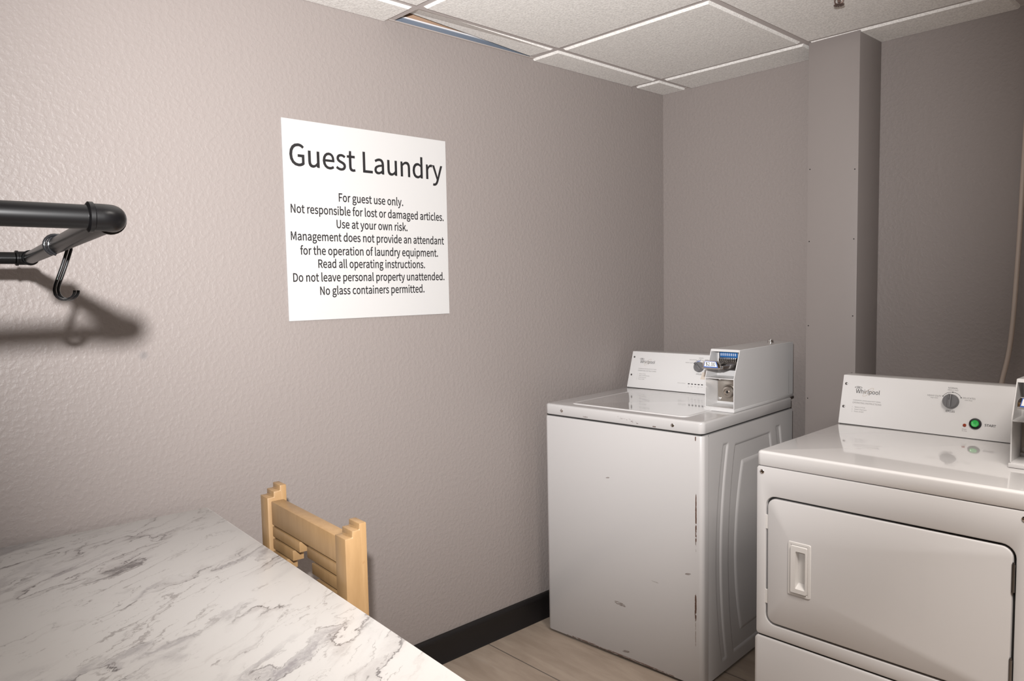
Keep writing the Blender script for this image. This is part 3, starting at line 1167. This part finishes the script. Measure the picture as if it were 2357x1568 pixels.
mb.loft([LR(0, WT - 0.002), LR(0.0, WT + 0.0012), LR(0.0025, WT + 0.0034), LR(0.0065, WT + 0.0034), LR(0.0105, WT + 0.0016), LR(0.013, WT + 0.0014)], False, True)
mb.build('lid', M['gloss'], washer, angle=60)
con, pl = console(washer, WT, 1.072, 0.557, 0.608, 0.692, 0.700, 0.5655, 0.0)
brand(con, pl, 0.0030, 0.0077)
P = lambda x, y: pl(x, y, 0.0004)
mb = MB()
write(mb, 'COMMERCIAL WASHER HEAVY DUTY SERIES', 0.0445, 0.1372, 0.0870, 0.0027, P, 'sans', 0.0)
mb.build('series_lettering', M['ink'], con, smooth=False)
mb = MB()
write(mb, 'OPERATING INSTRUCTIONS', 0.0446, 0.1371, 0.0768, 0.0050, P)
for k, (s, x1) in enumerate((('Select CYCLE', 0.0867), ('Select TEMPERATURE', 0.1078), ('Insert Payment', 0.0924), ('Press START', 0.0849))):
    y = 0.0630 - k * 0.0078
    write(mb, '%d.' % (k + 1), 0.0442, 0.0466, y, 0.0038, P)
    write(mb, s, 0.0530, x1, y, 0.0038, P)
mb.build('instruction_lettering', M['greyink'], con, smooth=False)
mb = MB()
write(mb, 'MIXED', 0.3327, 0.3529, 0.1487, 0.0042, P)
write(mb, 'DELICATES', 0.2901, 0.3238, 0.1395, 0.0042, P)
write(mb, 'HEAVY DUTY', 0.2726, 0.3121, 0.1262, 0.0042, P)
write(mb, 'NORMAL', 0.3627, 0.3900, 0.1420, 0.0042, P)
mb.build('cycle_lettering', M['greyink'], con, smooth=False)
mb = MB()
write(mb, 'CYCLE STATUS', 0.2507, 0.2880, 0.0370, 0.0037, P)
for k, (s1, s2) in enumerate((('In', 'Use'), ('Door', 'Open'), ('Rinse', ''), ('Final', 'Spin'), ('Done', ''))):
    x = 0.3040 + k * 0.0153
    hw = 0.0047
    write(mb, s1, x - (0.0018 if k == 0 else hw), x + (0.0018 if k == 0 else hw), 0.0275, 0.0030, P)
    if s2:
        write(mb, s2, x - hw * 0.85, x + hw * 0.85, 0.0226, 0.0030, P)
mb.build('status_lettering', M['greyink'], con, smooth=False)
mb = MB()
write(mb, 'CYCLES', 0.3308, 0.3556, 0.0796, 0.0052, P, 'sans', 0.01)
mb.build('cycles_lettering', M['ink'], con, smooth=False)
mb = MB()
ring(mb, pl, 0.3411, 0.1122, 0.0305, 0.0305, 0.0009, 0, 0.0004, 30, 32, 148)
for a in (32, 58, 90, 122, 148):
    disc(mb, pl, 0.3411 + 0.0305 * math.cos(R(a)), 0.1122 + 0.0305 * math.sin(R(a)), 0.0015, 0.0005)
mb.build('dial_scale', M['ink'], con, smooth=False)
mb = MB(); ring(mb, pl, 0.3411, 0.1122, 0.0262, 0.0262, 0.0026, 0, 0.0004, 24, 90, 152)
mb.build('temperature_scale', M['blueink'], con, smooth=False)
dial(con, pl, 0.3411, 0.1118, 48)
mb = MB(); mb.add([P(0.3535, 0.0615), P(0.5, 0.0615), P(0.5, 0.0920), P(0.3575, 0.0920)], [(0, 1, 2, 3)])
mb.build('sticker', M['tanlabel'], con, smooth=False)
for k in range(5):
    mb = MB()
    x = 0.3040 + k * 0.0153
    mb.prism(rrect(x - 0.0046, x + 0.0046, 0.0367, 0.0405, 0.0018, 3), 2, 0.0, 0.0008, M=pl.M)
    mb.build('status_light', M['black'], con)
screw(con, pl, 0.0144, 0.1388, 0.0042, 'darkmetal')
screw(con, pl, 0.0140, 0.0581, 0.0042, 'darkmetal')
fr = FRONT(0.0)
screw(washer, fr, 0.087, 0.8935, 0.0068)
screw(washer, fr, 0.572, 0.8935, 0.0068)
coin_box(washer, 0, 0, 0)
for (a, b) in ((0.06, 0.06), (WW - 0.06, 0.06), (0.06, WD - 0.06), (WW - 0.06, WD - 0.06)):
    mb = MB(); mb.lathe([(0.022, 0.0), (0.024, 0.004), (0.018, 0.009), (0.008, 0.010), (0.008, 0.014)], Matrix.Translation((a, b, 0)), 20)
    mb.build('foot', M['black'], washer)

# ------------------------------------------------------------------ clothes dryer
dryer = thing('clothes_dryer', 'white coin-operated front-load clothes dryer with a green start button', 'dryer', (1.074, -1.050, 0), 0.015)
DW, DD, DL, DT = 0.652, 0.700, 0.8585, 0.900
mb = MB()
mb.box(0.002, DW - 0.002, 0.014, DD, 0.014, 0.856, bev=0.002)
mb.build('cabinet', M['enamel'], dryer)
mb = MB(); mb.box(0.006, DW - 0.006, 0.005, DD - 0.01, 0.850, 0.864)
mb.build('deck_gap_shade', M['gap'], dryer)  # shade of the slot below the deck, put in as a dark slab
mb = MB(); mb.box(0.006, DW - 0.006, 0.006, 0.02, 0.355, 0.375)
mb.build('panel_gap_shade', M['gap'], dryer)  # dark strip for the shade between front and lower panel


def L3(a0, a1, z0, z1, r, b):
    return [(q[0], b, q[1]) for q in rrect(a0, a1, z0, z1, r, 6)]


# front panel with its door opening
DA0, DA1, DZ0, DZ1 = 0.0335, 0.6180, 0.4125, 0.7690
mb = MB()
hx = 0.0055
mb.loft([L3(0, DW, 0.370, 0.857, 0.009, 0.014), L3(0, DW, 0.370, 0.857, 0.009, 0.0045), L3(0.0012, DW - 0.0012, 0.3712, 0.8558, 0.008, 0.0012),
         L3(0.0045, DW - 0.0045, 0.3745, 0.8525, 0.007, 0.0),
         L3(DA0 - hx - 0.004, DA1 + hx + 0.004, DZ0 - hx - 0.004, DZ1 + hx + 0.004, 0.033, 0.0),
         L3(DA0 - hx - 0.0012, DA1 + hx + 0.0012, DZ0 - hx - 0.0012, DZ1 + hx + 0.0012, 0.030, 0.0012),
         L3(DA0 - hx, DA1 + hx, DZ0 - hx, DZ1 + hx, 0.029, 0.004),
         L3(DA0 - hx, DA1 + hx, DZ0 - hx, DZ1 + hx, 0.029, 0.0135)])
mb.build('front_panel', M['enamel'], dryer, angle=40)
mb = MB(); mb.prism(rrect(DA0 - hx - 0.001, DA1 + hx + 0.001, DZ0 - hx - 0.001, DZ1 + hx + 0.001, 0.028, 6), 1, 0.0125, 0.0138)
mb.build('door_gap_shade', M['gap'], dryer)  # dark backing sheet, paints the shade in the slit round the door
# door with a pocket for its handle
HA0, HA1, HZ0, HZ1 = 0.1010, 0.1535, 0.5185, 0.6570
mb = MB()
mb.loft([L3(DA0, DA1, DZ0, DZ1, 0.024, 0.0120), L3(DA0, DA1, DZ0, DZ1, 0.024, 0.0035), L3(DA0 + 0.0012, DA1 - 0.0012, DZ0 + 0.0012, DZ1 - 0.0012, 0.023, 0.0005),
         L3(DA0 + 0.004, DA1 - 0.004, DZ0 + 0.004, DZ1 - 0.004, 0.021, -0.0008),
         L3(HA0, HA1, HZ0, HZ1, 0.002, -0.0008), L3(HA0, HA1, HZ0, HZ1, 0.002, 0.006)])
door = mb.build('door', M['enamel'], dryer, angle=40)
mb = MB()
mb.loft([L3(HA0 - 0.0055, HA1 + 0.0055, HZ0 - 0.0055, HZ1 + 0.0055, 0.004, -0.0008), L3(HA0 - 0.0045, HA1 + 0.0045, HZ0 - 0.0045, HZ1 + 0.0045, 0.004, -0.0036),
         L3(HA0 + 0.001, HA1 - 0.001, HZ0 + 0.001, HZ1 - 0.001, 0.003, -0.0036), L3(HA0 + 0.0022, HA1 - 0.0022, HZ0 + 0.0022, HZ1 - 0.0022, 0.003, -0.0018),
         L3(HA0 + 0.0032, HA1 - 0.0032, HZ0 + 0.0032, HZ1 - 0.0032, 0.003, -0.0018), L3(HA0 + 0.0045, HA1 - 0.0036, HZ0 + 0.0045, HZ1 - 0.0045, 0.003, -0.0085),
         L3(HA0 + 0.018, HA1 - 0.007, HZ0 + 0.016, HZ1 - 0.018, 0.003, -0.0085), L3(HA0 + 0.020, HA1 - 0.009, HZ0 + 0.028, HZ1 - 0.022, 0.003, 0.0105)], False, True)
hd = mb.build('handle', M['plastic'], door, angle=30)
hd['label'] = 'ivory plastic pull recessed in the dryer door'
# two catches at the free side, two hinges at the other
for z in (0.700, 0.485):
    mb = MB(); mb.box(DA0 - 0.0068, DA0 + 0.001, 0.0015, 0.008, z - 0.020, z + 0.020, bev=0.0006, seg=1)
    mb.build('catch', M['plastic'], dryer)
for z in (0.700, 0.480):
    mb = MB()
    mb.tube([(DA1 + 0.0015, -0.0005, z - 0.031), (DA1 + 0.0015, -0.0005, z + 0.033)], 0.0036, 14)
    mb.tube([(DA1 + 0.0015, -0.0005, z + 0.033), (DA1 + 0.0015, -0.0005, z + 0.037)], 0.0024, 12)
    mb.box(DA1 - 0.0012, DA1 + 0.0042, 0.0005, 0.010, z - 0.031, z + 0.020)
    mb.build('hinge', M['darkmetal'], dryer)
# lower panel, a shade wider than the front above it
mb = MB()
mb.loft([L3(-0.003, DW + 0.003, 0.014, 0.3655, 0.012, 0.014), L3(-0.003, DW + 0.003, 0.014, 0.3655, 0.012, 0.004), L3(-0.002, DW + 0.002, 0.0152, 0.3643, 0.011, 0.0),
         L3(0.0015, DW - 0.0015, 0.0185, 0.3605, 0.009, -0.0022)], True, True)
mb.build('lower_panel', M['enamel'], dryer, angle=40)
mb = MB()
mb.loft(deck_loops(DW, DD, DL, DT, 0.012), True, True)
mb.build('deck', M['gloss'], dryer, angle=50)
con, pl = console(dryer, DT, 1.058, 0.5365, 0.578, 0.640, 0.655, 0.553, 0.0)
brand(con, pl, 0, 0)
P = lambda x, y: pl(x, y, 0.0004)
mb = MB()
write(mb, 'COMMERCIAL DRYER HEAVY DUTY SERIES', 0.0396, 0.1261, 0.0805, 0.0027, P, 'sans', 0.0)
mb.build('series_lettering', M['ink'], con, smooth=False)
mb = MB()
write(mb, 'OPERATING INSTRUCTIONS', 0.0392, 0.1290, 0.0712, 0.0052, P)
for k, (s, x1) in enumerate((('Select CYCLE', 0.0803), ('Insert Payment', 0.0860), ('Press START', 0.0781))):
    y = 0.0574 - k * 0.0072
    write(mb, '%d.' % (k + 1), 0.0392, 0.0416, y, 0.0038, P)
    write(mb, s, 0.0475, x1, y, 0.0038, P)
mb.build('instruction_lettering', M['greyink'], con, smooth=False)
mb = MB()
write(mb, 'NORMAL', 0.3149, 0.3414, 0.1435, 0.0048, P)
write(mb, 'Medium Heat', 0.3143, 0.3423, 0.1384, 0.0030, P)
mb.build('cycle_lettering', M['greyink'], con, smooth=False)
mb = MB()
write(mb, 'HEAVY DUTY', 0.2598, 0.2985, 0.1162, 0.0048, P)
write(mb, 'High Heat', 0.2690, 0.2894, 0.1110, 0.0030, P)
mb.build('cycle_lettering', M['greyink'], con, smooth=False)
mb = MB()
write(mb, 'DELICATES', 0.3563, 0.3890, 0.1165, 0.0048, P)
write(mb, 'Low Heat', 0.3625, 0.3817, 0.1111, 0.0030, P)
mb.build('cycle_lettering', M['greyink'], con, smooth=False)
mb = MB()
write(mb, 'Dryer', 0.3627, 0.3748, 0.0250, 0.0034, P)
write(mb, 'In Use', 0.3623, 0.3753, 0.0202, 0.0032, P)
mb.build('status_lettering', M['greyink'], con, smooth=False)
mb = MB()
write(mb, 'CYCLES', 0.3146, 0.3385, 0.0728, 0.0054, P, 'sans', 0.012)
mb.build('cycles_lettering', M['ink'], con, smooth=False)
mb = MB()
write(mb, 'START', 0.4193, 0.4479, 0.0416, 0.0066, P, 'sans', 0.018)
mb.build('start_lettering', M['ink'], con, smooth=False)
mb = MB()
ring(mb, pl, 0.3270, 0.1055, 0.0281, 0.0281, 0.0010, 0, 0.0004, 30, 28, 150)
for a in (28, 88, 150):
    disc(mb, pl, 0.3270 + 0.0281 * math.cos(R(a)), 0.1055 + 0.0281 * math.sin(R(a)), 0.0016, 0.0005)
mb.build('dial_scale', M['ink'], con, smooth=False)
dial(con, pl, 0.3262, 0.1052, 0)
mb = MB()
mb.lathe([(0.0162, 0.0), (0.0162, 0.0035), (0.0150, 0.0055), (0.0112, 0.0060), (0.0106, 0.002)], pl.M @ Matrix.Translation((0.3956, 0.0458, 0)), 36)
bz = mb.build('button_bezel', M['black'], con)
mb = MB()
mb.lathe([(0.0104, 0.001), (0.0104, 0.0075), (0.0096, 0.0090), (0.0070, 0.0090), (0.0060, 0.0084), (0.001, 0.0082)], pl.M @ Matrix.Translation((0.3956, 0.0458, 0)), 36)
mb.build('start_button', M['green'], con)['label'] = 'green start button'
mb = MB()
mb.lathe([(0.0049, 0.0), (0.0049, 0.0015), (0.0038, 0.0018), (0.0036, 0.0030), (0.002, 0.0042)], pl.M @ Matrix.Translation((0.3682, 0.0382, 0)), 24)
mb.build('indicator_light', M['red'], con)['label'] = 'dark red indicator light'
screw(con, pl, 0.0124, 0.1339, 0.0044, 'darkmetal')
screw(con, pl, 0.0120, 0.0581, 0.0044, 'darkmetal')
fr = FRONT(0.0)
screw(dryer, fr, 0.0165, 0.8410, 0.0068)
screw(dryer, fr, DW - 0.0140, 0.8400, 0.0068)
coin_box(dryer, -0.0135, 0.002, -0.0148)
for (a, b) in ((0.06, 0.06), (DW - 0.06, 0.06), (0.06, DD - 0.06), (DW - 0.06, DD - 0.06)):
    mb = MB(); mb.lathe([(0.022, 0.0), (0.024, 0.004), (0.018, 0.009), (0.008, 0.010), (0.008, 0.016)], Matrix.Translation((a, b, 0)), 20)
    mb.build('foot', M['black'], dryer)
